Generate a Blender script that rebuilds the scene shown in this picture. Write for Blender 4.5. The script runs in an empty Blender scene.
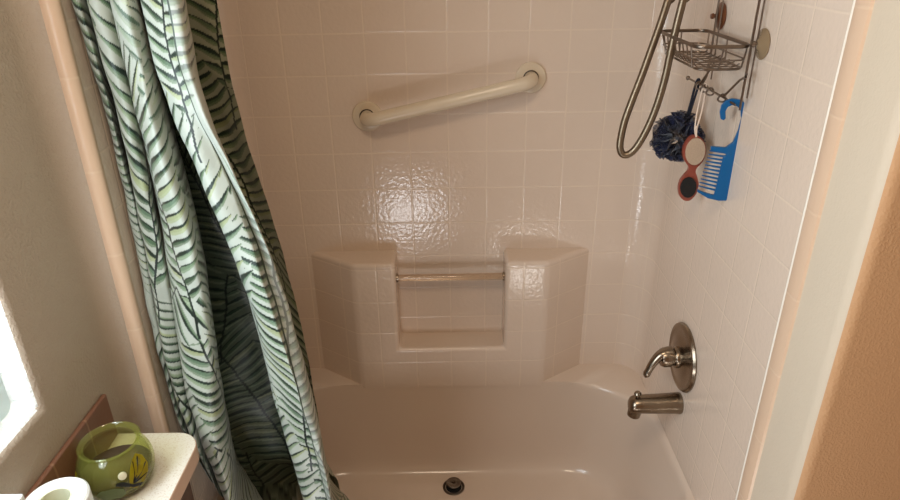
import bpy, bmesh, math, random
import numpy as np
from mathutils import Vector, Matrix
random.seed(4)
PI = math.pi
scn = bpy.context.scene
COL = scn.collection
V = Vector

# ------------------------------------------------------------------ camera
FPX, PITCH, ROLL, CAMZ = 650.0, math.radians(25.5), math.radians(0.9), 1.68
cf = V((0, math.cos(PITCH), -math.sin(PITCH)))
cr = V((1, 0, 0)); cd = V((0, -math.sin(PITCH), -math.cos(PITCH)))
CX = cr * math.cos(ROLL) + cd * math.sin(ROLL)
CY = -cr * math.sin(ROLL) + cd * math.cos(ROLL)
CAM = V((0, 0, CAMZ))
cam = bpy.data.cameras.new('camera'); camo = bpy.data.objects.new('camera', cam); COL.objects.link(camo)
cam.sensor_width = 36; cam.lens = 36 * FPX / 900; cam.clip_start = 0.02
m = Matrix((CX, -CY, -cf)).transposed().to_4x4(); m.translation = CAM
camo.matrix_world = m
scn.camera = camo


def at(px, py, ax, val):
    """point of the scene seen at a photo pixel, on the plane ax = val"""
    r = cf + CX * ((px - 450) / FPX) + CY * ((py - 250) / FPX)
    i = 'XYZ'.index(ax)
    return CAM + r * ((val - CAM[i]) / r[i])


# ------------------------------------------------------------------ node helpers
class NT:
    def __init__(s, name):
        s.m = bpy.data.materials.new(name); s.m.use_nodes = True
        s.t = s.m.node_tree; s.t.nodes.clear()
        s.out = s.t.nodes.new('ShaderNodeOutputMaterial')
        s.b = s.t.nodes.new('ShaderNodeBsdfPrincipled')
        s.t.links.new(s.b.outputs[0], s.out.inputs[0])

    def n(s, typ, **kw):
        x = s.t.nodes.new(typ)
        for k, v in kw.items(): setattr(x, k, v)
        return x

    def put(s, sock, v):
        if isinstance(v, bpy.types.NodeSocket): s.t.links.new(v, sock)
        elif v is not None: sock.default_value = v

    def math(s, op, a, b=None, c=None, clamp=False):
        x = s.n('ShaderNodeMath', operation=op, use_clamp=clamp)
        s.put(x.inputs[0], a); s.put(x.inputs[1], b); s.put(x.inputs[2], c)
        return x.outputs[0]

    def mix(s, f, a, b):
        x = s.n('ShaderNodeMix', data_type='RGBA')
        s.put(x.inputs[0], f); s.put(x.inputs[6], a); s.put(x.inputs[7], b)
        return x.outputs[2]

    def step(s, v, lo, hi):
        x = s.n('ShaderNodeMapRange', interpolation_type='SMOOTHSTEP')
        s.put(x.inputs[0], v); x.inputs[1].default_value = lo; x.inputs[2].default_value = hi
        return x.outputs[0]

    def noise(s, scale, detail=2, vec=None, rough=.5):
        x = s.n('ShaderNodeTexNoise'); x.inputs['Scale'].default_value = scale
        x.inputs['Detail'].default_value = detail; x.inputs['Roughness'].default_value = rough
        if vec is None: vec = s.pos()
        s.put(x.inputs['Vector'], vec)
        return x.outputs['Fac']

    def pos(s):
        if not hasattr(s, '_pos'): s._pos = s.n('ShaderNodeTexCoord').outputs['Object']
        return s._pos

    def uv(s):
        sp = s.n('ShaderNodeSeparateXYZ'); s.t.links.new(s.n('ShaderNodeUVMap').outputs[0], sp.inputs[0])
        return sp.outputs[0], sp.outputs[1]

    def bump(s, h, strength=.5, dist=.002, normal=None):
        x = s.n('ShaderNodeBump'); x.inputs['Strength'].default_value = strength; x.inputs['Distance'].default_value = dist
        s.put(x.inputs['Height'], h)
        if normal is not None: s.put(x.inputs['Normal'], normal)
        return x.outputs[0]

    def set(s, **kw):
        for k, v in kw.items(): s.put(s.b.inputs[k.replace('_', ' ')], v)
        return s


def rgb(r, g, b): return (r, g, b, 1)


def srgb(r, g, b):
    f = lambda c: (c / 255 / 12.92) if c / 255 <= .04045 else ((c / 255 + .055) / 1.055) ** 2.4
    return (f(r), f(g), f(b), 1)


def simple(name, color, rough=.5, metal=0, noise=0, nscale=30, bump=0, bscale=200, coat=0):
    t = NT(name)
    c = color
    if noise:
        d = tuple(x * (1 - noise) for x in color[:3]) + (1,)
        c = t.mix(t.noise(nscale, 4), d, color)
    t.set(Base_Color=c, Roughness=rough, Metallic=metal, Coat_Weight=coat)
    if bump: t.set(Normal=t.bump(t.noise(bscale, 3), bump, .001))
    return t.m


TS = .1016      # moulded tile pitch


def tile_mat(name, color, joint, sx=TS, sy=TS, rough=.14, wob=.5, width=.002, depth=.45, dist=.0011):
    t = NT(name); u, v = t.uv()
    def dline(c, s):
        f = t.math('FRACT', t.math('ADD', t.math('DIVIDE', c, s), .5))
        return t.math('MULTIPLY', t.math('ABSOLUTE', t.math('SUBTRACT', f, .5)), s)
    d = t.math('MINIMUM', dline(u, sx), dline(v, sy))
    g = t.step(d, width * .3, width * 1.6)
    var = t.noise(3.0, 3)
    c = t.mix(t.math('MULTIPLY', var, .35), color, tuple(x * .86 for x in color[:3]) + (1,))
    c = t.mix(t.math('SUBTRACT', 1, g), c, t.mix(.55, c, joint))
    n1 = t.bump(t.noise(95, 2), wob, .0016)
    n2 = t.bump(g, depth, dist, n1)
    t.set(Base_Color=c, Roughness=rough, Normal=n2, Coat_Weight=.0, IOR=1.5)
    return t.m


M = {}
SURR = srgb(222, 203, 186)
M['surround'] = tile_mat('moulded_tile_gelcoat', SURR, srgb(232, 214, 194))  # joints lighter: highlights along the moulded grooves put into the colour
M['tub'] = simple('tub_gelcoat', srgb(222, 203, 186), .16, noise=.06, nscale=4)
M['tan_tile'] = tile_mat('tan_trim_tile', srgb(220, 190, 163), srgb(226, 200, 174), sx=9, sy=.15, rough=.28, wob=.15, depth=.3)
M['brown_tile'] = tile_mat('brown_tile', srgb(132, 92, 72), srgb(176, 140, 112), sx=.1, sy=3, rough=.35, wob=.2, width=.002)
M['caulk'] = simple('white_caulk', srgb(235, 228, 216), .5)


def paint(name, color, strength=.6, scale=170):
    t = NT(name)
    c = t.mix(t.noise(5, 4), tuple(x * .93 for x in color[:3]) + (1,), color)
    h = t.step(t.noise(scale, 3, rough=.45), .42, .68)
    t.set(Base_Color=c, Roughness=.62, Normal=t.bump(h, strength, .0022))
    return t.m


M['wall_left'] = paint('textured_beige_paint', srgb(184, 168, 151), .34, 210)
M['wall_tan'] = paint('textured_tan_paint', srgb(206, 160, 117), .2, 240)
M['jamb'] = paint('white_jamb_paint', srgb(212, 197, 176), .1)
M['reveal'] = paint('white_reveal_paint', srgb(236, 238, 236), .5)
M['ceiling'] = simple('ceiling_paint', srgb(230, 220, 205), .8)
M['floor'] = simple('floor_vinyl', srgb(170, 150, 128), .5, noise=.2)
M['rear'] = simple('room_paint', srgb(206, 165, 120), .8)
M['bronze'] = simple('brushed_nickel', rgb(.30, .24, .18), .26, 1, noise=.15, nscale=40)
M['hose'] = simple('brushed_hose_metal', rgb(.27, .205, .14), .4, 1, noise=.2, nscale=300)
M['wire'] = simple('caddy_wire', rgb(.26, .21, .17), .32, 1)
M['dark_wire'] = simple('caddy_rim_metal', rgb(.20, .155, .12), .35, 1)
M['drain'] = simple('drain_metal', rgb(.16, .13, .105), .3, 1)
M['black_hole'] = simple('drain_hole', rgb(.006, .006, .006), .8)
M['cream'] = simple('cream_grab_bar', srgb(220, 204, 180), .22, noise=.05)
M['dark_gap'] = simple('dark_gap', srgb(78, 66, 54), .6)
M['blue'] = simple('blue_comb_plastic', srgb(6, 86, 140), .3)
M['white_plastic'] = simple('white_vinyl', srgb(205, 222, 222), .35)
M['paper'] = simple('tissue_paper', srgb(240, 244, 242), .95, bump=.3, bscale=300)
M['core'] = simple('cardboard_core', srgb(226, 226, 200), .9)
M['cord_white'] = simple('white_cord', srgb(226, 205, 188), .8)
M['cord_dark'] = simple('navy_cord', srgb(22, 26, 40), .8)
M['brush_red'] = simple('red_wood', srgb(150, 74, 58), .38, noise=.25, nscale=60)
M['pumice'] = simple('pumice_stone', srgb(205, 178, 152), .95, noise=.4, nscale=420, bump=.8, bscale=500)
M['black_pad'] = simple('black_pad', srgb(30, 26, 24), .9, bump=.8, bscale=500, noise=.4, nscale=400)
M['bristle'] = simple('bristle', srgb(52, 34, 30), .7)
M['brown_board'] = simple('brown_panel', srgb(104, 78, 64), .5, noise=.2, nscale=12)
M['suction_brown'] = simple('amber_suction_rubber', srgb(112, 66, 40), .3)
t = NT('clear_suction'); t.set(Base_Color=srgb(196, 168, 132), Roughness=.2, Transmission_Weight=.55); M['suction_clear'] = t.m
t = NT('clear_acrylic'); t.set(Base_Color=srgb(240, 216, 188), Roughness=.08, Transmission_Weight=.8, IOR=1.49); M['acrylic'] = t.m
def thin_glass(name, tint, body, body_amt, refl):
    t = NT(name)
    tr = t.n('ShaderNodeBsdfTransparent'); tr.inputs[0].default_value = tint
    t.set(Base_Color=body, Roughness=.05)
    m1 = t.n('ShaderNodeMixShader'); m1.inputs[0].default_value = body_amt
    t.t.links.new(tr.outputs[0], m1.inputs[1]); t.t.links.new(t.b.outputs[0], m1.inputs[2])
    gl = t.n('ShaderNodeBsdfGlossy'); gl.inputs['Roughness'].default_value = .04
    lw = t.n('ShaderNodeLayerWeight'); lw.inputs[0].default_value = .5
    fz = t.math('ADD', .035, t.math('MULTIPLY', t.math('POWER', lw.outputs['Facing'], 4), refl))
    m2 = t.n('ShaderNodeMixShader'); t.t.links.new(fz, m2.inputs[0])
    t.t.links.new(m1.outputs[0], m2.inputs[1]); t.t.links.new(gl.outputs[0], m2.inputs[2]); t.t.links.new(m2.outputs[0], t.out.inputs[0])
    return t.m


M['glass'] = thin_glass('green_glass', srgb(244, 246, 216), srgb(178, 182, 100), .11, .35)
M['pane'] = thin_glass('window_glass', rgb(.96, .98, .98), rgb(1, 1, 1), .0, .3)
M['wing'] = simple('yellow_wing_enamel', srgb(196, 176, 20), .4, noise=.35, nscale=60)
M['wing_black'] = simple('black_wing_enamel', srgb(24, 26, 24), .4)
M['wing_pale'] = simple('pale_green_wing_enamel', srgb(150, 168, 120), .4, noise=.2, nscale=60)
M['bead'] = simple('pale_bead', srgb(206, 200, 170), .3)
M['brown_reflection'] = simple('reflection_brown', srgb(84, 66, 44), .9, noise=.6, nscale=160, bump=1, bscale=140)
t = NT('speckled_laminate')
sp = t.step(t.noise(420, 2), .55, .62)
t.set(Base_Color=t.mix(sp, srgb(238, 232, 222), srgb(222, 211, 196)), Roughness=.38); M['laminate'] = t.m
M['laminate_edge'] = simple('laminate_edge', srgb(214, 178, 154), .4)
t = NT('pouf_net')
h = t.noise(260, 2)
t.set(Base_Color=t.mix(h, srgb(8, 11, 34), srgb(26, 34, 72)), Roughness=.55, Sheen_Weight=.3, Alpha=t.math('ADD', .55, t.math('MULTIPLY', h, .5), clamp=True))
M['net'] = t.m


# ------------------------------------------------------------------ palm print of the curtain cloth
def palm_print(U, Vv, width, h0, h1, recess_shade, bright):
    """colour of the printed cloth at cloth coordinates (numpy arrays, metres)"""
    rs = np.random.RandomState(5)
    lin = lambda r, g, b: np.array(srgb(r, g, b)[:3])
    # small wobble so that no printed edge is ruler-straight
    u = U + .003 * np.sin(Vv * 37 + U * 21) + .0006 * np.sin(Vv * 111 + 2)
    v = Vv + .003 * np.sin(U * 43 + Vv * 17) + .0006 * np.sin(U * 121 + 1)
    col = np.empty(U.shape + (3,)); col[:] = lin(192, 199, 187)
    pal = [lin(62, 88, 64), lin(120, 146, 114), lin(146, 166, 134), lin(92, 120, 90), lin(170, 180, 136), lin(108, 134, 108)]
    rr = random.Random(21)
    fr = []
    for layer, n in ((0, 16), (1, 20)):
        for k in range(n):
            ox = (k + rr.uniform(.15, .85)) / n * width * 1.04 - .02
            oy = [1.02, .60, 1.38, .36, 1.18, .78][(k * 5 + layer * 2) % 6] + rr.uniform(-.06, .06)
            ang = math.radians(90 + rr.choice((-1, 1)) * rr.uniform(4, 30))
            if rr.random() < .35: ang = -ang; oy += .42
            fr.append((ox, oy, ang, rr.uniform(.42, .68), rr.uniform(.10, .16), layer))
    r0, r1 = recess_shade
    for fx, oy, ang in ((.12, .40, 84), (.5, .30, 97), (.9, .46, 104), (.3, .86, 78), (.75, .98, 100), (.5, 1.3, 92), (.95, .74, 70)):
        fr.append((r0 + (r1 - r0) * fx, oy, math.radians(ang), .60, .13, 2))  # extra dark fronds, painting the shade of the deep fold
    for (p0, p1) in bright:
        for fx, oy, ang in ((.15, .50, 96), (.8, .84, 84), (.3, 1.13, 99), (.7, 1.46, 86)):
            fr.append((p0 + (p1 - p0) * fx, oy, math.radians(ang), .46, .10, 3))
    for (ox, oy, ang, Ln, W, layer) in fr:
        ca, sa = math.cos(ang), math.sin(ang); dx = u - ox; dy = v - oy
        a = dx * ca + dy * sa; w = dy * ca - dx * sa - rr.uniform(-.35, .35) * a * a
        sl, sp = (rr.uniform(.35, .85), rr.uniform(.019, .026)) if layer < 3 else (rr.uniform(.25, .55), rr.uniform(.018, .023))
        aw = np.abs(w); sd = np.sign(w)
        base = a - (np.minimum(aw / W, 1.5) ** 1.3) * sl * W
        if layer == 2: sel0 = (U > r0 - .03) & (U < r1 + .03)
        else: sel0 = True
        sel = sel0 & (base > 0) & (base < Ln * 1.02) & (aw < W * 1.2)
        tab = rs.rand(2, 80)
        ph = base / sp + sd * .25
        idx = np.clip(np.floor(ph).astype(int) + 2, 0, 79); f = ph - np.floor(ph) - .5
        r = tab[(sd > 0).astype(int), idx]
        r2 = (r * 7.31) % 1
        q0 = np.clip(base / Ln, 0, 1)
        prof = (np.maximum(q0 * (1.03 - q0) * 4, 0)) ** .45
        ln = np.maximum(W * prof * (.76 + .36 * r), 5e-4)
        q = aw / ln
        tap = np.maximum(1 - q, 0) ** .6 * (.33 + .13 * r2) * np.minimum(.4 + q * 3.2, 1)
        m = sel & (np.abs(f) < tap)
        if layer:      # a frond lies on clear ground: what is printed under it is hidden
            env = sel & (q < .93)
            ground = lin(198, 205, 193) if layer != 2 else lin(98, 112, 92)  # ground darkened in the recess: fold shade put into the print
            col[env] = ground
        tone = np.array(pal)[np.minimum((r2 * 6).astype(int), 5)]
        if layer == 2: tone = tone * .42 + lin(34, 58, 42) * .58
        if layer == 0: tone = tone * .55 + lin(196, 203, 190) * .45
        dark = lin(28, 48, 36) if layer else lin(86, 110, 90)
        e = f > tap * (.30 - .8 * (r - .4))
        # a lighter streak along the upper side of each leaflet
        hi = (f < -tap * .35)[..., None] * .25
        tone = tone * (1 - hi) + lin(206, 216, 190) * hi
        tone = np.where(e[..., None], dark, tone)
        col[m] = tone[m]
        if layer:
            rch = (aw < .0021) & (a > -.07) & (a < Ln) & sel0
            col[rch] = lin(24, 38, 32)
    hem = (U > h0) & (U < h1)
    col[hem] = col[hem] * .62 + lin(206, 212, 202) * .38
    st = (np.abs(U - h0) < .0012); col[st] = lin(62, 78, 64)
    k = np.clip((U - h1 - .004) / .02, 0, 1)[..., None] * .62  # warm shade of the rear section multiplied into the colour
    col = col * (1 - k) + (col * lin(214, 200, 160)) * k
    return col


def cloth_mat():
    t = NT('palm_print_polyester')
    a = t.n('ShaderNodeAttribute'); a.attribute_name = 'print'
    col = a.outputs['Color']
    t.set(Base_Color=col, Roughness=.42, Sheen_Weight=.1)
    tr = t.n('ShaderNodeBsdfTranslucent'); t.t.links.new(col, tr.inputs[0])
    ms = t.n('ShaderNodeMixShader'); ms.inputs[0].default_value = .1
    t.t.links.new(t.b.outputs[0], ms.inputs[1]); t.t.links.new(tr.outputs[0], ms.inputs[2]); t.t.links.new(ms.outputs[0], t.out.inputs[0])
    return t.m


# ------------------------------------------------------------------ mesh helpers
def link(name, bm, mat, parent=None, base=None, sharp=38, bevel=0, bseg=3):
    loc = V(base) if base is not None else (parent_loc(parent) if parent else V((0, 0, 0)))
    bmesh.ops.translate(bm, verts=bm.verts, vec=-loc)
    me = bpy.data.meshes.new(name); bm.to_mesh(me); bm.free()
    for mm in (mat if isinstance(mat, (list, tuple)) else [mat]): me.materials.append(mm)
    for p in me.polygons: p.use_smooth = True
    o = bpy.data.objects.new(name, me); COL.objects.link(o)
    if parent: o.parent = parent
    else: o.location = loc
    if bevel:
        b = o.modifiers.new('bevel', 'BEVEL'); b.width = bevel; b.segments = bseg; b.limit_method = 'ANGLE'; b.angle_limit = math.radians(30)
        b.harden_normals = True
        me.set_sharp_from_angle(angle=math.radians(180))
    else: me.set_sharp_from_angle(angle=math.radians(sharp))
    return o


LOC = {}


def parent_loc(o):
    if o.name in LOC: return LOC[o.name]
    if o.parent: return parent_loc(o.parent)
    return o.location.copy()


def tag(o, label, cat, group=None, kind=None):
    o['label'] = label; o['category'] = cat
    if group: o['group'] = group
    if kind: o['kind'] = kind
    return o


def thing(name, label, cat, loc, group=None):
    o = bpy.data.objects.new(name, None); o.empty_display_size = .03; COL.objects.link(o); o.location = loc
    LOC[o.name] = V(loc)
    return tag(o, label, cat, group)


def struct(name, bm, mat, **kw):
    o = link(name, bm, mat, **kw); o['kind'] = 'structure'; return o


def box(bm, a, b, mi=0):
    x0, y0, z0 = a; x1, y1, z1 = b
    v = [bm.verts.new(p) for p in ((x0, y0, z0), (x1, y0, z0), (x1, y1, z0), (x0, y1, z0), (x0, y0, z1), (x1, y0, z1), (x1, y1, z1), (x0, y1, z1))]
    for q in ((0, 3, 2, 1), (4, 5, 6, 7), (0, 1, 5, 4), (1, 2, 6, 5), (2, 3, 7, 6), (3, 0, 4, 7)):
        bm.faces.new([v[i] for i in q]).material_index = mi
    return v


def catmull(pts, n):
    out = []
    P = [2 * V(pts[0]) - V(pts[1])] + [V(p) for p in pts] + [2 * V(pts[-1]) - V(pts[-2])]
    for i in range(1, len(P) - 2):
        p0, p1, p2, p3 = P[i - 1:i + 3]
        for k in range(n):
            s = k / n
            out.append(.5 * ((2 * p1) + (p2 - p0) * s + (2 * p0 - 5 * p1 + 4 * p2 - p3) * s * s + (3 * p1 - p0 - 3 * p2 + p3) * s ** 3))
    out.append(P[-2].copy())
    return out


def tube(bm, pts, r, seg=12, closed=False, cap=True, flat=None, mi=0):
    """r may be a list; flat=(a,b) stretches the ring along its two axes"""
    pts = [V(p) for p in pts]; n = len(pts)
    rs = r if isinstance(r, (list, tuple)) else [r] * n
    rings = []; nrm = None
    for i, p in enumerate(pts):
        if closed: tg = (pts[(i + 1) % n] - pts[i - 1]).normalized()
        else: tg = (pts[min(i + 1, n - 1)] - pts[max(i - 1, 0)]).normalized()
        if nrm is None:
            nrm = tg.orthogonal().normalized() if flat is None or len(flat) < 3 else (V(flat[2]) - tg * V(flat[2]).dot(tg)).normalized()
        else:
            nrm = (nrm - tg * nrm.dot(tg)).normalized()
        bn = tg.cross(nrm)
        fa, fb = (flat[0], flat[1]) if flat else (1, 1)
        rings.append([bm.verts.new(p + (nrm * math.cos(2 * PI * k / seg) * fa + bn * math.sin(2 * PI * k / seg) * fb) * rs[i]) for k in range(seg)])
    for i in range(n if closed else n - 1):
        A, B = rings[i], rings[(i + 1) % n]
        for k in range(seg): bm.faces.new((A[k], A[(k + 1) % seg], B[(k + 1) % seg], B[k])).material_index = mi
    if cap and not closed:
        bm.faces.new(rings[0][::-1]).material_index = mi; bm.faces.new(rings[-1]).material_index = mi
    return rings


def lathe(bm, prof, origin, axis, seg=40, mi=0):
    """prof: (radius, distance along axis)"""
    ax = V(axis).normalized(); e1 = ax.orthogonal().normalized(); e2 = ax.cross(e1); o = V(origin)
    prev = None
    for (r, h) in prof:
        if r < 1e-6: ring = [bm.verts.new(o + ax * h)]
        else: ring = [bm.verts.new(o + ax * h + (e1 * math.cos(2 * PI * k / seg) + e2 * math.sin(2 * PI * k / seg)) * r) for k in range(seg)]
        if prev:
            if len(prev) == 1 and len(ring) > 1:
                for k in range(seg): bm.faces.new((prev[0], ring[(k + 1) % seg], ring[k])).material_index = mi
            elif len(ring) == 1 and len(prev) > 1:
                for k in range(seg): bm.faces.new((prev[k], prev[(k + 1) % seg], ring[0])).material_index = mi
            elif len(ring) > 1:
                for k in range(seg): bm.faces.new((prev[k], prev[(k + 1) % seg], ring[(k + 1) % seg], ring[k])).material_index = mi
        prev = ring
    bmesh.ops.recalc_face_normals(bm, faces=bm.faces)


def loft(bm, secs, cap=True, closed=True):
    R = [[bm.verts.new(p) for p in s] for s in secs]; n = len(R[0])
    for i in range(len(R) - 1):
        for k in range(n if closed else n - 1):
            bm.faces.new((R[i][k], R[i][(k + 1) % n], R[i + 1][(k + 1) % n], R[i + 1][k]))
    if cap: bm.faces.new(R[0][::-1]); bm.faces.new(R[-1])
    bmesh.ops.recalc_face_normals(bm, faces=bm.faces)
    return R


def extrude_outline(bm, pts, nrm, th):
    """flat outline (3-D points) thickened along nrm; triangulated caps"""
    nrm = V(nrm).normalized() * th / 2
    a = [bm.verts.new(V(p) - nrm) for p in pts]; b = [bm.verts.new(V(p) + nrm) for p in pts]
    n = len(pts)
    f1 = bm.faces.new(a[::-1]); f2 = bm.faces.new(b)
    bm.normal_update()
    for k in range(n): bm.faces.new((a[k], a[(k + 1) % n], b[(k + 1) % n], b[k]))
    bmesh.ops.triangulate(bm, faces=[f1, f2])
    bmesh.ops.recalc_face_normals(bm, faces=bm.faces)


def NB(): return bmesh.new()


# ------------------------------------------------------------------ setting
HW, YB, YF = .568, 1.67, .955       # alcove half width, back wall, front edge of the surround
CEIL = 2.35
XL = -.618                          # painted left wall

bm = NB(); box(bm, (-.8, -1.3, -.05), (1.9, 1.75, 0)); struct('floor', bm, M['floor'])
bm = NB(); box(bm, (-.8, -1.3, CEIL), (1.9, 1.75, CEIL + .05)); struct('ceiling', bm, M['ceiling'])
# left wall with its window opening
wc = at(38, 410, 'X', XL)
W_Y0, W_Y1, W_Z0, W_Z1, W_D = -.15, wc.y + .004, wc.z, 1.95, .17
bm = NB()
gy, gz = (-1.3, W_Y0, W_Y1, .96), (0, W_Z0, W_Z1, CEIL)
gv = [[bm.verts.new((XL, y, z)) for z in gz] for y in gy]
for i in range(3):
    for k in range(3):
        if (i, k) != (1, 1): bm.faces.new((gv[i][k], gv[i + 1][k], gv[i + 1][k + 1], gv[i][k + 1]))
hole = [gv[1][1], gv[2][1], gv[2][2], gv[1][2]]
deep = [bm.verts.new((XL - W_D, v.co.y, v.co.z)) for v in hole]
for k in range(4): bm.faces.new((hole[k], deep[k], deep[(k + 1) % 4], hole[(k + 1) % 4]))
bmesh.ops.recalc_face_normals(bm, faces=bm.faces)
bm.normal_update()
if bm.faces[0].normal.x < 0: bmesh.ops.reverse_faces(bm, faces=bm.faces)
cove = [(XL, .96)]
for k in range(9):
    a = k / 8 * PI / 2
    cove.append((XL + .034 * (1 - math.cos(a)), .972 + .036 * math.sin(a)))
cvs = [[bm.verts.new((x, y, z)) for z in (0, CEIL)] for x, y in cove]
for k in range(len(cove) - 1): bm.faces.new((cvs[k][0], cvs[k + 1][0], cvs[k + 1][1], cvs[k][1]))
bm.normal_update()
for f in bm.faces:
    c = f.calc_center_median()
    if abs(f.normal.x) < .5 and W_Y0 - .01 <= c.y <= W_Y1 + .01 and W_Z0 - .01 <= c.z <= W_Z1 + .01: f.material_index = 1
struct('wall_left', bm, [M['wall_left'], M['reveal']], bevel=.016, bseg=4)
# window: vinyl frame and pane at the back of the reveal
bm = NB()
x0, x1, fw = XL - .066, XL - .040, .026
for a, b in (((x0, W_Y0, W_Z0), (x1, W_Y1, W_Z0 + fw)), ((x0, W_Y0, W_Z1 - fw), (x1, W_Y1, W_Z1)),
             ((x0, W_Y0, W_Z0 + fw), (x1, W_Y0 + fw, W_Z1 - fw)), ((x0, W_Y1 - fw, W_Z0 + fw), (x1, W_Y1, W_Z1 - fw))):
    box(bm, a, b)
win = struct('window_1', bm, M['white_plastic'])
bm = NB(); box(bm, (x0 + .012, W_Y0 + fw, W_Z0 + fw), (x0 + .016, W_Y1 - fw, W_Z1 - fw)); link('window_pane', bm, M['pane'], win)
bm = NB(); box(bm, (x1, .62, W_Z0 + .034), (x1 + .014, .70, W_Z0 + .05)); box(bm, (x1, .69, W_Z0 + .034), (x1 + .02, .708, W_Z0 + .06))
link('window_latch', bm, M['white_plastic'], win)
# right side: white jamb with a rounded corner, then the tan wall that faces the room
bm = NB()
pl = [(HW, .916)]
r = .022
for k in range(9):
    a = k / 8 * PI / 2
    pl.append((HW + r - r * math.cos(a), .80 + r - r * math.sin(a)))
pl += [(1.85, .80)]
vs = [[bm.verts.new((x, y, z)) for z in (0, CEIL)] for x, y in pl]
for k in range(len(pl) - 1):
    bm.faces.new((vs[k][0], vs[k][1], vs[k + 1][1], vs[k + 1][0])).material_index = 0 if k < 5 else 1
bmesh.ops.recalc_face_normals(bm, faces=bm.faces)
struct('wall_right', bm, [M['jamb'], M['wall_tan']], sharp=60)
# the rest of the room behind the camera
bm = NB(); box(bm, (1.8, -1.3, 0), (1.85, .80, CEIL)); struct('wall_side', bm, M['rear'])
bm = NB(); box(bm, (-.75, -1.3, 0), (1.85, -1.25, CEIL)); struct('wall_rear', bm, M['rear'])
bm = NB(); box(bm, (-.75, 1.70, 0), (.75, 1.75, CEIL)); struct('wall_back', bm, M['rear'])


# tan tile trim either side of the opening
def set_uv(bm, fn):
    L = bm.loops.layers.uv.verify()
    bm.normal_update()
    for f in bm.faces:
        for l in f.loops: l[L].uv = fn(l.vert.co, f)


bm = NB()
prof = [(HW + .002, YF - .002), (HW - .004, YF - .003), (HW - .006, YF - .008), (HW - .006, .924), (HW - .004, .917), (HW + .002, .914)]
vs = [[bm.verts.new((x, y, z)) for z in (0, CEIL)] for x, y in prof]
for k in range(len(prof) - 1): bm.faces.new((vs[k][0], vs[k][1], vs[k + 1][1], vs[k + 1][0]))
bmesh.ops.recalc_face_normals(bm, faces=bm.faces)
set_uv(bm, lambda c, f: (.5, c.z + .06)); struct('trim_1', bm, M['tan_tile'])
bm = NB()
prof = [(-.592, 1.012), (-.590, 1.008), (-.588, 1.0065), (-.578, 1.0065), (-.571, 1.009), (-.5665, 1.015), (-.565, 1.022), (-.57, 1.026)]
vs = [[bm.verts.new((x, y, z)) for z in (0, CEIL)] for x, y in prof]
for k in range(len(prof) - 1): bm.faces.new((vs[k][0], vs[k + 1][0], vs[k + 1][1], vs[k][1]))
set_uv(bm, lambda c, f: (.5, c.z + .002)); struct('trim_2', bm, M['tan_tile'], sharp=80)

# ------------------------------------------------------------------ shower surround
SUR = thing('shower_surround', 'glossy cream moulded tile-pattern shower surround with niche and corner ledges', 'shower surround', (0, YB, .48))
ZT = CAMZ % TS        # phase of the horizontal joints


def surround_panel(plan, name):
    """plan: list of (x, y, u)"""
    bm = NB(); L = bm.loops.layers.uv.verify()
    zs = [.47 + k * (CEIL - .47) / 10 for k in range(11)]
    g = [[bm.verts.new((x, y, z)) for z in zs] for x, y, u in plan]
    for i in range(len(plan) - 1):
        for j in range(10):
            f = bm.faces.new((g[i][j], g[i + 1][j], g[i + 1][j + 1], g[i][j + 1]))
            for l, (ii, jj) in zip(f.loops, ((i, j), (i + 1, j), (i + 1, j + 1), (i, j + 1))):
                l[L].uv = (plan[ii][2], zs[jj] - ZT)
    return link(name, bm, M['surround'], SUR, sharp=60)


RC = .075
UC = 6 * TS
back = [(-HW + RC, YB, -(HW - RC)), (0, YB, 0), (HW - RC, YB, HW - RC)]
arcR, arcL = [], []
for k in range(13):
    a = k / 12 * PI / 2
    x = HW - RC + RC * math.sin(a); y = YB - RC + RC * math.cos(a)
    u = (HW - RC) + (UC + RC - (HW - RC)) * k / 12
    arcR.append((x, y, u)); arcL.append((-x, y, -u))
surround_panel(arcL[::-1][6:] + back[1:2] + arcR[:7], 'back_panel')
surround_panel(arcR[6:] + [(HW, YF, UC + YB - YF)], 'side_panel')
surround_panel([(-HW, 1.015, -(UC + YB - 1.015))] + arcL[::-1][:7], 'side_panel')
# niche block: two tapered ledges and the panel below the niche
bm = NB()
Z0, Z1, Z2, YC = .47, .608, .885, 1.583
pts = [(-.402, YB + .004), (-.268, YC), (-.152, YC), (-.152, YB + .004)]
pts = pts + [(-x, y) for x, y in pts[::-1]]
G = [[bm.verts.new((x, y, z)) for lv, z in enumerate((Z0, Z1, Z2))] for x, y in pts]
Q = lambda *v: bm.faces.new(v)
for i in (0, 1, 4 + 1, 4 + 2):
    for j in (0, 1): Q(G[i][j], G[i + 1][j], G[i + 1][j + 1], G[i][j + 1])
Q(G[2][0], G[5][0], G[5][1], G[2][1])                    # front below the niche
Q(G[2][1], G[5][1], G[4][1], G[3][1])                    # niche sill
Q(G[2][1], G[3][1], G[3][2], G[2][2]); Q(G[4][1], G[5][1], G[5][2], G[4][2])
Q(G[0][2], G[1][2], G[2][2], G[3][2]); Q(G[4][2], G[5][2], G[6][2], G[7][2])
bmesh.ops.recalc_face_normals(bm, faces=bm.faces)
def nuv(c, f):
    n = f.normal
    if abs(n.z) > .7: return (.05, .05)
    if abs(n.x) > .9: return (.05, c.z - ZT)
    return (c.x, c.z - ZT)
set_uv(bm, nuv)
link('niche_ledge', bm, M['surround'], SUR, bevel=.012, bseg=4)
# caulk line at the right edge
bm = NB(); tube(bm, [(HW - .002, YF - .001, .5), (HW - .002, YF - .001, CEIL - .01)], .0035, 8)
link('caulk_line', bm, M['caulk'], SUR)
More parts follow.
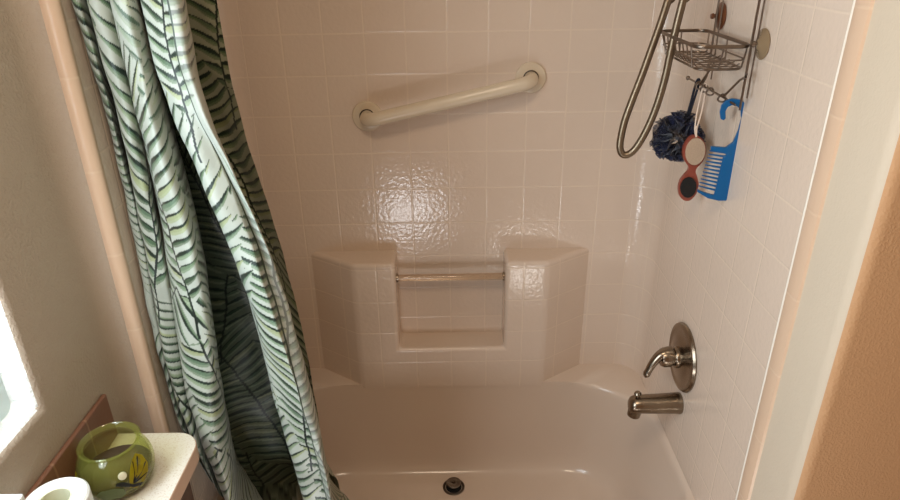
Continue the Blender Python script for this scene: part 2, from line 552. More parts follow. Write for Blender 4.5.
# clear bar across the niche
A = at(397, 276, 'Y', 1.622); B = at(505, 278, 'Y', 1.622); zb = (A.z + B.z) / 2
bm = NB(); tube(bm, [(-.1535, 1.622, zb), (.1535, 1.622, zb)], .0095, 20)
nb = link('towel_bar', bm, M['acrylic'], SUR); nb['label'] = 'clear plastic bar across the niche'
for s in (-1, 1):
    bm = NB(); lathe(bm, [(.0, .0), (.0125, .0), (.0125, .005), (.0, .005)], (s * .1525, 1.622, zb), (-s, 0, 0), 20)
    link('bar_socket', bm, M['bronze'], nb)

# ------------------------------------------------------------------ bathtub
TUB = thing('bathtub', 'deep cream bathtub with moulded rounded corner ledges under the tiled surround', 'bathtub', (0, 1.3, 0))
RZ = .482


def outline(t):
    """basin outline; t=0 at the rim, 1 at the floor"""
    hx = .556 - .07 * t; yb = YC + .002 - .012 * t; yf = 1.06 + .03 * t
    P = []
    # back right corner: long shallow curve
    rx, ry = .27 - .10 * t, .23 - .09 * t
    n = 14
    for k in range(n + 1):
        a = k / n * PI / 2
        e = 2 / 2.2
        P.append((hx - rx + rx * math.sin(a) ** e, yb - ry + ry * math.cos(a) ** e))
    for k in range(n + 1):
        a = k / n * PI / 2; q = .12
        P.append((hx - q + q * math.cos(a), yf + q - q * math.sin(a)))
    return P + [(-x, y) for x, y in P[::-1]]


secs = []
prof = [(0, RZ, -.016), (0, RZ - .003, -.007), (0, RZ - .011, -.001), (.02, RZ - .03, 0), (.3, .38, 0), (.6, .27, 0), (.8, .205, 0), (.86, .182, .007), (.92, .165, .018), (1, .155, .036), (1.05, .151, .06), (1.1, .149, .09)]
for tt, z, ins in prof:
    o = outline(min(tt, 1.1)); cx, cy = 0, 1.33
    pts3 = []
    for x, y in o:
        d = V((x - cx, y - cy)); l = d.length
        i2 = ins
        if ins < 0 and y > YC - .012: i2 = 0
        p = V((cx, cy)) + d * ((l - i2) / l)
        pts3.append((min(max(p.x, -HW + .001), HW - .001), p.y, z))
    secs.append(pts3)
bm = NB()
R = loft(bm, secs, cap=False)
bm.faces.new(R[-1])
top = R[0]
outer = []
for v in top:      # rim out to the surround and the front
    d = V((v.co.x, v.co.y - 1.33)); s = min((HW - .0005) / abs(d.x) if abs(d.x) > 1e-6 else 9, ((YB - 1.33) if d.y > 0 else (1.33 - .962)) / abs(d.y) if abs(d.y) > 1e-6 else 9)
    outer.append(bm.verts.new((d.x * s, 1.33 + d.y * s, RZ + .001)))
n = len(top)
for k in range(n): bm.faces.new((outer[k], outer[(k + 1) % n], top[(k + 1) % n], top[k]))
bmesh.ops.recalc_face_normals(bm, faces=bm.faces)
link('basin', bm, M['tub'], TUB, sharp=70)
bm = NB(); box(bm, (-HW, .962, 0), (HW, .985, RZ)); link('apron', bm, M['tub'], TUB, bevel=.006)
# drain
DR = V((0, 1.502, .1495))
DT = thing('drain', 'dark metal drain with a raised stopper in the tub floor', 'drain', DR)
bm = NB(); lathe(bm, [(.0335, .0), (.034, .0025), (.031, .004), (.0265, .002), (.025, -.012), (.0, -.012)], DR, (0, 0, 1), 40)
link('flange', bm, M['drain'], DT)
bm = NB(); lathe(bm, [(.0, .0005), (.0245, .0005), (.0245, .0008), (.0, .0008)], DR, (0, 0, 1), 32); link('opening', bm, M['black_hole'], DT)
bm = NB(); lathe(bm, [(.007, -.005), (.007, .010), (.0225, .012), (.0235, .0145), (.0215, .0165), (.007, .0175), (.006, .0195), (.0055, .022), (.0, .023)], DR + V((0, .004, 0)), (0, 0, 1), 36)
link('stopper', bm, M['drain'], DT)

# ------------------------------------------------------------------ grab bar
A = at(367.5, 116, 'Y', YB); B = at(530.5, 77.5, 'Y', YB)
GB = thing('grab_bar', 'cream grab bar fixed at a slant across the back wall', 'grab bar', (A + B) / 2)
off = V((0, -.058, 0)); d = (B - A).normalized(); rb = .034
path = [A + V((0, .002, 0)), A + V((0, -.010, 0)), A + off * .45]
for k in range(1, 9):
    a = k / 8 * PI / 2
    path.append(A + off - off.normalized() * rb * (1 - math.sin(a)) + d * rb * (1 - math.cos(a)))
for k in range(1, 12): path.append(A.lerp(B, .1 + .8 * k / 12) + off)
for k in range(9):
    a = (1 - k / 8) * PI / 2
    path.append(B + off - off.normalized() * rb * (1 - math.sin(a)) - d * rb * (1 - math.cos(a)))
path += [B + off * .45, B + V((0, -.010, 0)), B + V((0, .002, 0))]
bm = NB(); tube(bm, path, .0172, 24); link('bar', bm, M['cream'], GB, sharp=80)
for p in (A, B):
    bm = NB(); lathe(bm, [(.0385, -.001), (.0392, .004), (.037, .0075), (.030, .0095), (.0205, .0105), (.0195, .0085), (.017, .0085)], p, (0, -1, 0), 48)
    fl = link('flange', bm, M['cream'], GB)
    bm = NB(); lathe(bm, [(.0172, .0088), (.0202, .0090), (.0202, .0093), (.0172, .0095)], p, (0, -1, 0), 40)
    link('gap_ring', bm, M['dark_gap'], fl)  # shade of the gap around the bar, made as a dark ring

# ------------------------------------------------------------------ valve and spout on the right wall
C = at(684, 357, 'X', HW)
VT = thing('shower_valve', 'round brushed metal shower valve with a curved lever handle on the right wall', 'valve', C)
bm = NB(); lathe(bm, [(.0845, -.001), (.086, .004), (.083, .009), (.073, .0115), (.070, .0105), (.050, .0145), (.026, .018), (.0, .018)], C, (-1, 0, 0), 64)
link('escutcheon', bm, M['bronze'], VT)
bm = NB(); lathe(bm, [(.026, .012), (.027, .022), (.0245, .026), (.0205, .027), (.0205, .034), (.024, .035), (.0245, .050), (.021, .057), (.0, .058)], C, (-1, 0, 0), 40)
hub = link('hub', bm, M['bronze'], VT)
tip = at(645, 377, 'Y', C.y - .01)
ctl = [at(672, 352.5, 'Y', C.y), at(666, 352.8, 'Y', C.y), at(659.5, 355.8, 'Y', C.y - .002), at(652, 364.5, 'Y', C.y - .006), tip]
pp = catmull(ctl, 8)
rs = [.0185 + (.0100 - .0185) * min(1, (i / (len(pp) - 1)) * 1.15) for i in range(len(pp))]
rs[-1] = .004; rs[-2] = .0085; rs[-3] = .0105; rs[0] = .012
bm = NB(); tube(bm, pp, rs, 20, flat=(1.0, .82, (0, 1, 0))); link('lever', bm, M['bronze'], VT, sharp=70)

C = at(680, 403, 'X', HW)
ST = thing('tub_spout', 'brushed metal tub spout with a diverter knob under the shower valve', 'spout', C)
tipx = at(629, 405, 'Y', C.y).x - HW
secs = []
L = -tipx
for (f, rz, ry, dz) in ((0, .0265, .0265, 0), (.03, .0275, .0275, 0), (.12, .0262, .0265, 0), (.45, .0245, .0255, -.001), (.75, .0235, .0245, -.001), (.9, .0225, .0235, -.002), (.96, .0205, .0215, -.004), (.99, .0155, .017, -.007), (1.0, .009, .011, -.009)):
    secs.append([(C.x - f * L, C.y + ry * math.cos(2 * PI * k / 28), C.z + dz + rz * math.sin(2 * PI * k / 28) * (1.0)) for k in range(28)])
bm = NB(); loft(bm, secs); link('body', bm, M['bronze'], ST, sharp=60)
bm = NB(); lathe(bm, [(.0, .0), (.0165, .0), (.0175, .010), (.016, .032), (.013, .032), (.012, .026), (.0, .026)], (C.x - L + .0185, C.y, C.z - .004), (-.12, 0, -1), 28)
link('outlet', bm, M['bronze'], ST)
bm = NB(); lathe(bm, [(.004, .0), (.004, .008), (.0085, .010), (.009, .014), (.006, .018), (.0, .0185)], (C.x - L + .02, C.y, C.z + .018), (-.15, 0, 1), 20)
link('diverter_knob', bm, M['bronze'], ST)

# ------------------------------------------------------------------ shower arm (above the picture), hose
ARM = V((HW, 1.33, 1.98))
AT = thing('overhead_shower', 'metal shower pipe high on the right wall', 'shower', ARM)
bm = NB(); tube(bm, catmull([ARM + V((.002, 0, 0)), ARM + V((-.06, 0, .0)), ARM + V((-.13, 0, -.02)), ARM + V((-.18, 0, -.07))], 6), .011, 16); link('pipe', bm, M['bronze'], AT)
bm = NB(); lathe(bm, [(.034, 0), (.033, .006), (.014, .014), (.012, .014)], ARM, (-1, 0, 0), 32); link('flange', bm, M['bronze'], AT)
YH = 1.40
hp = [(672, -14), (668, 0), (661, 22), (651, 50), (642, 75), (633, 98), (625, 120), (621, 137), (620, 148), (623, 154.5), (630, 153.5), (638, 145), (648, 127), (657, 105), (665, 78), (671, 50), (677, 24), (683, 0), (686, -14)]
pp = []
for i, (x, y) in enumerate(hp):
    f = i / (len(hp) - 1)
    pp.append(at(x, y, 'Y', YH - .05 * f))
end1 = ARM + V((-.18, .012, -.085)); end2 = ARM + V((-.165, -.03, -.085))
pp = [end1, end1 + V((0, 0, -.05))] + pp + [end2 + V((0, 0, -.05)), end2]
pp = catmull(pp, 8)
bm = NB(); tube(bm, pp, .0078, 14)
tag(link('shower_hose', bm, M['hose'], base=pp[len(pp) // 2], sharp=80), 'flexible metal shower hose hanging in a loop beside the wire caddy', 'hose')

# ------------------------------------------------------------------ wire caddy
XO, XI = .452, .553
F0 = at(669, 37, 'Y', 1.45); YFAR, YNR = 1.45, 1.215
ZR = at(757, 48, 'X', XI).z
ZBT = ZR - .042
CD = thing('shower_caddy', 'wire shower caddy with a basket shelf hanging on the right wall', 'shower caddy', (.5, 1.33, ZBT))


def rrect(x0, x1, y0, y1, z, r, n=5):
    P = []
    for cx, cy, a0 in ((x1 - r, y1 - r, 0), (x0 + r, y1 - r, 90), (x0 + r, y0 + r, 180), (x1 - r, y0 + r, 270)):
        for k in range(n + 1):
            a = math.radians(a0 + 90 * k / n); P.append((cx + r * math.cos(a), cy + r * math.sin(a), z))
    return P


bm = NB(); tube(bm, rrect(XO, XI, YNR, YFAR, ZR, .022), .0031, 10, closed=True, flat=(1.15, .7, (0, 0, 1))); rim = link('rim', bm, M['dark_wire'], CD)
bm = NB()
tube(bm, rrect(XO + .012, XI - .004, YNR + .012, YFAR - .012, ZBT, .02), .0024, 8, closed=True)
for k in range(1, 9):
    y = YNR + .012 + (YFAR - YNR - .024) * k / 9
    tube(bm, [(XO + .002, y, ZR - .004), (XO + .008, y, ZBT + .012), (XO + .018, y, ZBT + .001), (XI - .012, y, ZBT + .001), (XI - .003, y, ZBT + .006)], .0013, 6)
for k in range(1, 4):
    x = XO + .012 + (XI - XO - .016) * k / 4
    tube(bm, [(x, YNR + .012, ZBT + .002), (x, YFAR - .012, ZBT + .002)], .0015, 6)
link('basket', bm, M['wire'], CD)
bm = NB()
for (x, y) in ((XO, YNR + .03), (XO, YFAR - .03), (XI, YNR + .02), (XI, YFAR - .02), (XO + .05, YNR), (XO + .05, YFAR), (XI, 1.33)):
    tube(bm, [(x, y, ZR), (x + (.010 if x < .5 else -.002), y + (.008 if y < 1.3 else -.008), ZBT)], .0017, 8)
tube(bm, rrect(XO + .006, XI - .002, YNR + .006, YFAR - .006, (ZR + ZBT) / 2 - .004, .02), .0016, 8, closed=True)
link('basket_post', bm, M['wire'], CD)
Y1, Y2 = at(716, 20, 'X', XI).y, 1.222
for y in (Y1, Y2):
    bm = NB(); tube(bm, catmull([(ARM.x - .02, ARM.y + (y - ARM.y) * .25, ARM.z + .016), (XI - .005, ARM.y + (y - ARM.y) * .7, ARM.z - .10), (XI, y, ARM.z - .2), (XI, y, ZR), (XI, y, ZBT - .075 if y == Y2 else ZBT - .03)], 6), .0023, 8)
    link('hanger_wire', bm, M['wire'], CD)
    bm = NB(); tube(bm, [(XI + .004, y - .012, ARM.z - .2), (XI + .004, y - .012, ZBT - .05)], .0016, 8); link('hanger_wire', bm, M['wire'], CD)
# lower bracket and hook rail
H0 = at(688, 78, 'Y', 1.43); H1 = at(723, 97, 'Y', 1.27); H2 = at(735, 105, 'Y', 1.235)
bm = NB(); tube(bm, [(XI, YNR + .004, ZBT - .008), at(746, 77, 'X', XI - .02), at(740, 80, 'Y', 1.235), H1], .0023, 8)
link('bracket', bm, M['wire'], CD)
bm = NB(); tube(bm, [at(714, 64, 'Y', 1.33), at(700, 84, 'Y', 1.37)], .0023, 8)
link('bracket', bm, M['wire'], CD)
bm = NB(); tube(bm, [at(708, 64, 'Y', 1.39), at(707, 76, 'Y', 1.37), at(702, 85, 'Y', 1.36)], .0018, 8)
link('bracket', bm, M['wire'], CD)
bm = NB()
mids = [H0, H0.lerp(H1, .3), H0.lerp(H1, .55), H0.lerp(H1, .8), H1, H2]
tube(bm, mids, .0022, 8)
lathe(bm, [(0, -.005), (.0035, -.0035), (.005, 0), (.0035, .0035), (0, .005)], H0, (1, 0, 0), 14)
link('hook_rail', bm, M['wire'], CD)
for f in (.33, .5, .66, .98):
    c = H0.lerp(H1, f)
    ring = [c + V((.0075 * math.cos(a * PI / 8), .003 * math.sin(a * PI / 4), .0075 * math.sin(a * PI / 8) - .003)) for a in range(16)]
    bm = NB(); tube(bm, ring, .0019, 8, closed=True); link('hook', bm, M['wire'], CD)
# suction cups
for (px, py, mat, lab) in ((721.5, 16, 'suction_brown', 'amber suction cup'), (763.5, 44, 'suction_clear', 'clear suction cup')):
    c = at(px, py, 'X', HW)
    bm = NB(); lathe(bm, [(.0265, .0005), (.0275, .002), (.022, .005), (.011, .0085), (.007, .012), (.0, .0125)], c, (-1, 0, 0), 36)
    s = link('suction_cup', bm, M[mat], CD); s['label'] = lab
    bm = NB(); lathe(bm, [(.0, .010), (.0045, .010), (.0035, .015), (.006, .017), (.005, .022), (.0, .023)], c, (-1, 0, 0), 16)
    link('cup_knob', bm, M['suction_brown' if mat == 'suction_brown' else 'wire'], s)

# ------------------------------------------------------------------ things hanging from the caddy
# navy bath pouf
pc = at(677.5, 138, 'Y', 1.40)
PO = thing('bath_pouf', 'navy blue mesh bath pouf hanging from the caddy hooks', 'bath pouf', pc - V((0, 0, .06)))
bm = NB(); rr = random.Random(3)
for k in range(64):
    z = 1 - 2 * (k + .5) / 64; a = k * 2.39996
    nrm = V((math.sqrt(1 - z * z) * math.cos(a), math.sqrt(1 - z * z) * math.sin(a), z))
    nrm = (nrm + V((rr.uniform(-.5, .5), rr.uniform(-.5, .5), rr.uniform(-.5, .5)))).normalized()
    e1 = nrm.orthogonal().normalized(); e1.rotate(Matrix.Rotation(rr.uniform(0, 6.3), 3, nrm)); e2 = nrm.cross(e1)
    # a ruffled petal: ribbon standing radially with a wavy rim
    n = 22; wv = rr.uniform(1.1, 2.0); ph = rr.uniform(0, 6.3); wid = rr.uniform(.026, .042)
    Rr = rr.uniform(.042, .062)
    rows = []
    for j in range(5):
        rad = .022 + (Rr - .022) * j / 4
        row = []
        for i in range(n + 1):
            s = (i / n - .5) * 2
            amp = .014 * (j / 4) ** 1.2
            p = pc + nrm * (rad * (1 - .14 * s * s)) + e1 * (s * wid * (.4 + .6 * j / 4)) + e2 * (amp * math.sin(s * wv * PI + ph))
            row.append(bm.verts.new((pc.x + (p.x - pc.x) * 1.0, p.y, pc.z + (p.z - pc.z) * .98)))
        rows.append(row)
    for j in range(4):
        for i in range(n): bm.faces.new((rows[j][i], rows[j][i + 1], rows[j + 1][i + 1], rows[j + 1][i]))
link('mesh_ruffles', bm, M['net'], PO, sharp=180)
bm = NB(); hk = H0.lerp(H1, .30); bmt = pc + V((.012, 0, .035))
tube(bm, catmull([bmt + V((.004, 0, 0)), bmt.lerp(hk, .5) + V((.0035, 0, 0)), hk + V((.003, 0, .003)), hk + V((-.003, 0, .003)), bmt.lerp(hk, .5) + V((-.0015, 0, 0)), bmt], 6), .0026, 8)
link('cord', bm, M['cord_dark'], PO)

# foot file: pumice oval on top, black oval below
YFB = 1.335
FB = thing('foot_file', 'red-framed foot file with pumice and black pads on a white cord', 'foot file', at(688, 200, 'Y', YFB))


def ell(cx, cy, rx, ry, rot, n=28, Y=YFB):
    out = []
    for k in range(n):
        a = 2 * PI * k / n; x, y = rx * math.cos(a), ry * math.sin(a)
        out.append((cx + x * math.cos(rot) - y * math.sin(rot), cy + x * math.sin(rot) + y * math.cos(rot)))
    return out


tilt = math.radians(12)
outl = [(695.5, 135), (700, 137), (704, 142), (705.5, 149), (704, 157), (700.5, 163), (696.5, 167), (695, 171), (696.5, 176), (698, 183), (697, 190), (693.5, 196), (688.5, 200), (683, 199.5), (679, 195), (678, 187.5), (680, 180), (684, 174.5), (687.5, 170.5), (688, 166), (684.5, 161), (682.5, 154), (683.5, 146), (687.5, 139), (691.5, 135.5)]
P3 = [at(x, y, 'Y', YFB) for x, y in outl]
P3 = catmull(P3 + [P3[0]], 4)[:-1]
bm = NB(); extrude_outline(bm, P3, (0, 1, 0), .009); link('frame', bm, M['brush_red'], FB, bevel=.0025)
for (nm, mt, e, th) in (('pumice_pad', 'pumice', (695.2, 151.3, 9.6, 13.6), .007), ('black_pad', 'black_pad', (688.2, 187.3, 7.8, 10.2), .006)):
    P3 = [at(x, y, 'Y', YFB - .006) for x, y in ell(*e, tilt)]
    bm = NB(); extrude_outline(bm, P3, (0, 1, 0), th); o = link(nm, bm, M[mt], FB, bevel=.002)
bm = NB()
for k in range(9):
    a = math.radians(120 + k * 14)
    x, y = 694 + 11.5 * math.cos(a), 150 - 14.5 * math.sin(a)
    for dy in (.004, .009):
        p = at(x, y, 'Y', YFB + dy); q = at(x - 1.6, y, 'Y', YFB + dy + .006)
        tube(bm, [p, q], .0011, 6)
b = link('bristles', bm, M['bristle'], FB); b['kind'] = 'stuff'
bm = NB(); h2 = H0.lerp(H1, .5); e0 = at(696, 137, 'Y', YFB - .004)
tube(bm, catmull([e0, at(695, 128, 'Y', YFB - .004), at(697.5, 110, 'Y', (YFB + h2.y) / 2), h2 + V((-.003, 0, 0)), h2 + V((.003, 0, .002)), at(702, 110, 'Y', (YFB + h2.y) / 2), at(697, 128, 'Y', YFB - .005), e0 + V((.001, 0, 0))], 6), .0016, 8)
lathe(bm, [(0, -.004), (.0035, -.002), (.0035, .002), (0, .004)], at(696, 127.5, 'Y', YFB - .004), (0, 0, 1), 10)
link('cord', bm, M['cord_white'], FB)

# blue comb: wide teeth, long handle ending in a hook
YCB = 1.245
CB = thing('shower_comb', 'blue wide-tooth comb hanging by its hooked handle from the caddy', 'comb', at(714, 201, 'Y', YCB))
hook = [(724.5, 121), (721.6, 120), (720.8, 113), (722.5, 106), (727, 101), (733, 98.8), (740, 99.5), (745.3, 103), (747.6, 109), (747.5, 118), (746, 131), (743.6, 146), (739, 165), (734, 182), (729.5, 196), (726, 200.3), (719, 201), (709, 199.5), (698.8, 194), (698.5, 191.5), (706, 194), (714.5, 195.8),
        (717, 186), (720, 172), (723.5, 158), (727, 154.5), (712, 151.5), (711.8, 147.6), (726, 147.8), (733, 142), (738, 130), (740.8, 118), (740.6, 110.5), (737.5, 106.3), (732.5, 105.5), (728.5, 107.8), (726.4, 112), (726.6, 119)]
rotc = Matrix.Rotation(math.radians(-14), 3, 'Z')
piv = at(742, 110, 'Y', YCB)
def cp(x, y): return piv + rotc @ (at(x, y, 'Y', YCB) - piv)
bm = NB(); extrude_outline(bm, [cp(x, y) for x, y in hook], rotc @ V((0, 1, 0)), .0075); link('comb_body', bm, M['blue'], CB, bevel=.0016, bseg=2)
for k in range(11):
    f = (k + .6) / 11.6
    b0 = (726.5 - 10.5 * f, 151 + 44 * f); t0 = (711.5 - 12.5 * f, 150.2 + 41.5 * f)
    bm = NB(); tube(bm, [cp(*b0), cp((b0[0] + t0[0]) / 2, (b0[1] + t0[1]) / 2), cp(*t0)], [.0024, .0021, .0011], 8)
    link('tooth', bm, M['blue'], CB)

# ------------------------------------------------------------------ shower curtain
ROWY = (0, 100, 250, 400, 500)
CT = [((62, 94, 124, 166, 212), 1.14), ((70, 100, 130, 171, 214), 1.06), ((84, 110, 142, 178, 216), 1.04), ((92, 114, 146, 180, 217), 1.12), ((88, 112, 142, 179, 216), 1.18),
      ((90, 113, 144, 180, 218), 1.03), ((104, 126, 152, 186, 221), 1.005), ((116, 138, 166, 193, 224), 1.04), ((110, 132, 162, 190, 222), 1.18), ((113, 134, 164, 191, 224), 1.0),
      ((124, 148, 182, 205, 230), .95), ((135, 160, 201, 220, 238), .975), ((138, 162, 204, 224, 241), 1.08), ((128, 154, 196, 220, 238), 1.24), ((142, 168, 222, 258, 282), 1.31), ((160, 188, 244, 290, 308), 1.30), ((160, 188, 242, 288, 310), 1.10),
      ((142, 171, 230, 276, 305), .985), ((146, 173, 235, 282, 309), .94), ((160, 188, 253, 299, 322), .925), ((170, 192, 257, 303, 326), .93), ((182, 204, 268, 311, 333), .935), ((182, 204, 267, 311, 333), .99), ((168, 191, 252, 300, 324), 1.11), ((192, 214, 266, 309, 328), 1.13), ((216, 238, 281, 316, 332), 1.09)]
ZTOP, ZBOT = 1.985, .30
zg = [ZBOT + .02 * k for k in range(5)] + [.40 + .0017 * k for k in range(0, 729)] + [1.6364 + (ZTOP - 1.6364) * k / 90 for k in range(91)]
NZ = len(zg) - 1
colx = []
for xs, yk in CT:
    P = sorted([(p.z, p.x) for p in (at(x, y, 'Y', yk) for x, y in zip(xs, ROWY))])
    P = [(P[0][0] - .25, P[0][1] + (P[0][1] - P[1][1]) * .3)] + P
    s = (P[-1][1] - P[-2][1]) / (P[-1][0] - P[-2][0])
    P.append((ZTOP + .02, P[-1][1] + s * .5 * (ZTOP + .02 - P[-1][0])))
    C3 = catmull([(a, b, 0) for a, b in P], 24)
    o = []
    for z in zg:
        for i in range(len(C3) - 1):
            if C3[i].x <= z <= C3[i + 1].x:
                f = (z - C3[i].x) / max(1e-9, C3[i + 1].x - C3[i].x); o.append(C3[i].y + f * (C3[i + 1].y - C3[i].y)); break
        else: o.append(C3[0].y if z < C3[0].x else C3[-1].y)
    colx.append(o)
SUB = 28
grid = []
for j, z in enumerate(zg):
    pull = min(1, max(0, (.66 - z) / .17)); pull = pull * pull * (3 - 2 * pull)      # the hem hangs inside the tub
    pts = []
    for k in range(len(CT)):
        yy = CT[k][1] + .010 * math.sin(z * 9 + k * 1.7)
        pts.append((max(colx[k][j], -HW + .004 + pull * .03), yy + pull * (1.10 + (yy - .93) * .45 - yy), z))
    cr3 = catmull(pts, SUB)
    grid.append([V((max(p.x, -HW + .004) if z > .3 else p.x, p.y, z)) for p in cr3])
ncol = len(grid[0])
smp = range(180, 720, 50)
mid = [sum(((grid[j][i + 1] - grid[j][i]).xy.length for j in smp)) / len(smp) for i in range(ncol - 1)]
us = [0]
for d_ in mid: us.append(us[-1] + d_)
CU = thing('shower_curtain', 'white shower curtain printed with green palm fronds, drawn to the left', 'shower curtain', (-.4, 1.03, ZBOT))
co = np.array([[tuple(p) for p in row] for row in grid])
Ua, Va = np.meshgrid(np.array(us), np.array(zg))
ii = np.arange(ncol)[None, :]
co[..., 1] += .0022 * np.sin(Va * 60 + Ua * 25) * np.sin(Ua * 31 + Va * 11) + .0015 * np.sin(Va * 23 - Ua * 70)
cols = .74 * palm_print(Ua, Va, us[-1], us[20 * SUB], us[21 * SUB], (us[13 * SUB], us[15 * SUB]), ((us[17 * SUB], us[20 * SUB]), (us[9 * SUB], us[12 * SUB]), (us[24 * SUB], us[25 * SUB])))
co -= np.array(CU.location)
me = bpy.data.meshes.new('fabric')
idx = np.arange((NZ + 1) * ncol).reshape(NZ + 1, ncol)
quads = np.stack([idx[:-1, :-1], idx[:-1, 1:], idx[1:, 1:], idx[1:, :-1]], -1).reshape(-1, 4)
me.from_pydata(co.reshape(-1, 3).tolist(), [], quads.tolist())
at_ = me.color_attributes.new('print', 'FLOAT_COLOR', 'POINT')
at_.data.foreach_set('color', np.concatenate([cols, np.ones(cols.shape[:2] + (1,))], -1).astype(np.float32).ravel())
me.polygons.foreach_set('use_smooth', np.ones(len(me.polygons), bool))
me.materials.append(cloth_mat()); me.update()
fo = bpy.data.objects.new('fabric', me); COL.objects.link(fo); fo.parent = CU
# rod and rings (above the picture)
RD = thing('curtain_rod', 'metal curtain rod across the tub opening', 'curtain rod', (0, 1.035, 2.02))
bm = NB(); tube(bm, [(-HW, 1.035, 2.02), (HW, 1.035, 2.02)], .0125, 16); link('rod', bm, M['bronze'], RD)
for s in (-1, 1):
    bm = NB(); lathe(bm, [(.028, 0), (.028, .006), (.016, .02), (.0125, .02)], (s * HW, 1.035, 2.02), (-s, 0, 0), 24); link('end_flange', bm, M['bronze'], RD)

# ------------------------------------------------------------------ counter at the left
CZ_ = .875
CXE, CYE = -.456, .933
KT = thing('counter', 'narrow white speckled counter with a rounded corner along the left wall', 'counter', (-.52, .4, 0))
bm = NB(); rr_ = .045
pl = [(XL + .001, -.5), (CXE, -.5)]
for k in range(9):
    a = k / 8 * PI / 2; pl.append((CXE - rr_ + rr_ * math.cos(a), CYE - rr_ + rr_ * math.sin(a)))
pl.append((XL, CYE))
lo = [bm.verts.new((x, y, CZ_ - .034)) for x, y in pl]; hi = [bm.verts.new((x, y, CZ_)) for x, y in pl]
bm.faces.new(hi); bm.faces.new(lo[::-1])
for k in range(len(pl)): bm.faces.new((lo[k], lo[(k + 1) % len(pl)], hi[(k + 1) % len(pl)], hi[k])).material_index = 1
bmesh.ops.recalc_face_normals(bm, faces=bm.faces)
link('countertop', bm, [M['laminate'], M['laminate_edge']], KT, bevel=.003)
bm = NB(); box(bm, (XL, -.5, 0), (CXE - .03, .90, CZ_ - .034)); link('base_panel', bm, M['brown_board'], KT)
bm = NB(); L = bm.loops.layers.uv.verify()
box(bm, (XL, -.5, CZ_), (XL + .009, .93, CZ_ + .093))
e = at(88.8, 425, 'X', XL + .011).y
set_uv(bm, lambda c, f: (c.y - e, 1.0)); bs = link('backsplash', bm, M['brown_tile'], KT, bevel=.004); bs['label'] = 'brown tile backsplash'

# green glass bowl
b0 = at(113, 462, 'Z', CZ_ + .045)
b0 = V((b0.x, b0.y, CZ_))
rB, hB = .058, .090
b0.x = max(b0.x, XL + .009 + rB + .0005)
BW = thing('glass_bowl', 'round green glass bowl with painted yellow butterflies on the counter', 'bowl', b0)


def bowl_r(z, off=0):
    s = (z - hB * .46) / (hB * .64)
    s = max(-1, min(1, s))
    return (rB - off) * math.sqrt(max(0, 1 - s * s))


outer_p = [(0, 0), (.030, 0), (.034, .001)]
for k in range(2, 17):
    z = hB * k / 17; outer_p.append((max(bowl_r(z), .034), z))
rim_r = bowl_r(hB * .965)
rim_r = max(rim_r, .044)
outer_p += [(rim_r + .002, hB - .004), (rim_r + .003, hB - .001), (rim_r + .001, hB + .001), (rim_r - .002, hB - .001)]
inner_p = []
for k in range(15, 1, -1):
    z = hB * k / 17; inner_p.append((max(bowl_r(z, .004), .02), z))
inner_p += [(.018, .007), (0, .006)]
bm = NB(); lathe(bm, outer_p + inner_p, b0, (0, 0, 1), 48)
link('glass', bm, M['glass'], BW, sharp=60)


def on_bowl(az, z, off=.0012):
    r_ = max(bowl_r(z), .034) + off
    return b0 + V((r_ * math.cos(az), r_ * math.sin(az), z))


def wing(az0, z0, pts, mat, name):
    bm = NB()
    P = [on_bowl(az0 + a / rB, z0 + z) for a, z in pts]
    c = bm.verts.new(on_bowl(az0 + sum(a for a, z in pts) / len(pts) / rB, z0 + sum(z for a, z in pts) / len(pts), .0018))
    vs = [bm.verts.new(p) for p in P]
    for k in range(len(vs)): bm.faces.new((c, vs[k], vs[(k + 1) % len(vs)]))
    bmesh.ops.solidify(bm, geom=bm.faces[:], thickness=.0006)
    return link(name, bm, mat, BW)


camaz = math.atan2(-b0.y, -b0.x)
W1 = [(-.004, -.004), (-.002, .012), (.004, .026), (.014, .036), (.026, .040), (.034, .032), (.035, .016), (.030, .002), (.020, -.010), (.006, -.014)]
wing(camaz + .22, .036, W1, M['wing'], 'butterfly_wing')
wing(camaz + .25, .036, [(-.001, 0), (-.012, .012), (-.022, .014), (-.024, .009), (-.012, .002), (0, -.008), (.012, -.014), (.016, -.010)], M['wing_black'], 'butterfly_body')
wing(camaz - 1.05, .034, [(0, -.012), (-.004, .006), (-.014, .024), (-.024, .028), (-.028, .014), (-.022, -.006), (-.010, -.018)], M['wing'], 'butterfly_wing')
wing(camaz - .98, .030, [(0, -.012), (.004, .010), (-.004, .028), (-.002, .010), (-.006, -.012)], M['wing_black'], 'butterfly_body')
wing(camaz - .35, .026, [(.0, -.010), (.012, -.012), (.022, -.004), (.020, .010), (.008, .016), (-.012, .014), (-.022, .004), (-.014, -.010)], M['wing_pale'], 'butterfly_wing')
for dz, da in ((.034, .014), (.036, .026), (.020, .033), (.002, .028)):      # dark veins of the wing
    wing(camaz + .22, .036, [(.002, .001), (.004, -.001), (da, dz - .0012), (da - .001, dz + .0006)], M['wing_black'], 'wing_vein')
bm = NB(); p = on_bowl(camaz + .06, .058, .001); lathe(bm, [(.0065, -.001), (.006, .0015), (.0, .003)], p, (p - (b0 + V((0, 0, .045)))), 20); link('bead', bm, M['bead'], BW)
bm = NB(); lathe(bm, [(0, .010), (.034, .010), (.050, .020), (.0535, .034), (.040, .037), (.0, .039)], b0, (0, 0, 1), 32); link('brown_reflection', bm, M['brown_reflection'], BW)  # brown lump added in place of the backsplash's reflection in the bowl

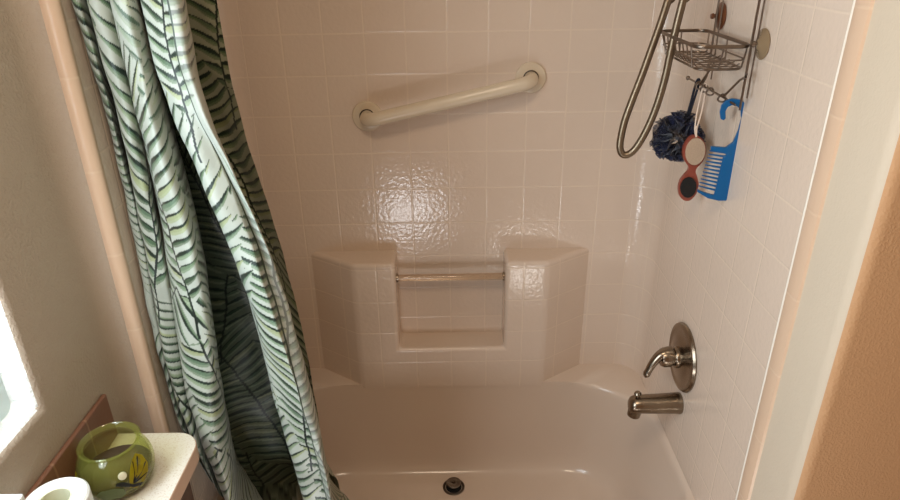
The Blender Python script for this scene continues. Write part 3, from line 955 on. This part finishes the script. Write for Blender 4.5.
# toilet roll standing on the counter
q = at(57, 489, 'Z', CZ_ + .10); rq = .044
q = V((max(q.x, XL + .0095 + rq), q.y - .018, CZ_))
TR = thing('toilet_roll', 'white toilet paper roll standing on end in front of the glass bowl', 'toilet roll', q)
bm = NB(); lathe(bm, [(.0215, .0), (rq - .002, .0), (rq, .003), (rq, .097), (rq - .003, .1), (.024, .1), (.0215, .098), (.0215, .0)], q, (0, 0, 1), 56); link('paper', bm, M['paper'], TR)
bm = NB(); lathe(bm, [(.0212, .001), (.0212, .099), (.0198, .099), (.0198, .001), (.0212, .001)], q, (0, 0, 1), 40); link('core', bm, M['core'], TR)
# folded tissue pack, only a corner shows
bm = NB()
a0 = at(24, 493, 'Z', CZ_ + .155)
box(bm, (max(a0.x - .05, XL + .0095), a0.y - .10, CZ_), (a0.x, a0.y, CZ_ + .155))
tag(link('tissue_box', bm, M['paper'], base=(a0.x - .02, a0.y - .05, CZ_), bevel=.003), 'white box of which one corner shows beside the toilet roll', 'box')

# ------------------------------------------------------------------ light
def area(name, loc, target, sx, sy, power, color, spread=180):
    l = bpy.data.lights.new(name, 'AREA'); l.shape = 'RECTANGLE'; l.size = sx; l.size_y = sy; l.energy = power; l.color = color; l.spread = math.radians(spread)
    o = bpy.data.objects.new(name, l); COL.objects.link(o); o.location = loc
    o.rotation_euler = (V(target) - V(loc)).to_track_quat('-Z', 'Y').to_euler()
    return o


area('window_daylight', (XL - .062, .31, 1.5), (1, .55, 1.1), .86, .80, 17, (.86, .94, 1.0))
area('low_bounce_fill', (-.2, .28, .44), (0, 1.6, 1.1), .24, .16, 2.0, (.95, .97, 1.0))  # unseen lamp added in place of light bounced off something sunlit
area('ceiling_lamp', (-.1, .25, CEIL - .03), (-.1, .3, 0), .35, .35, 8.5, (1.0, .79, .575))
area('reveal_fill', (XL - .034, .52, 1.34), (XL - .012, W_Y1, 1.10),   .05, .4, .6, (.84, .95, 1.0), 120)  # extra lamp added to brighten the window reveal
area('ledge_highlight_lamp', (.375, .2, .10), (.2, 1.58, .84),   .15, .15, 1.3, (1, .97, .92))  # unseen lamp added for the highlight on the right niche ledge
w = bpy.data.worlds.new('sky'); scn.world = w; w.use_nodes = True
w.node_tree.nodes['Background'].inputs[0].default_value = (.75, .88, 1, 1)
w.node_tree.nodes['Background'].inputs[1].default_value = 1.0

scn.view_settings.view_transform = 'Standard'
scn.view_settings.look = 'None'
scn.view_settings.exposure = 0.0
scn.cycles.max_bounces = 8
scn.cycles.caustics_reflective = False
scn.cycles.caustics_refractive = False
scn.cycles.use_denoising = True
scn.cycles.sample_clamp_indirect = 4
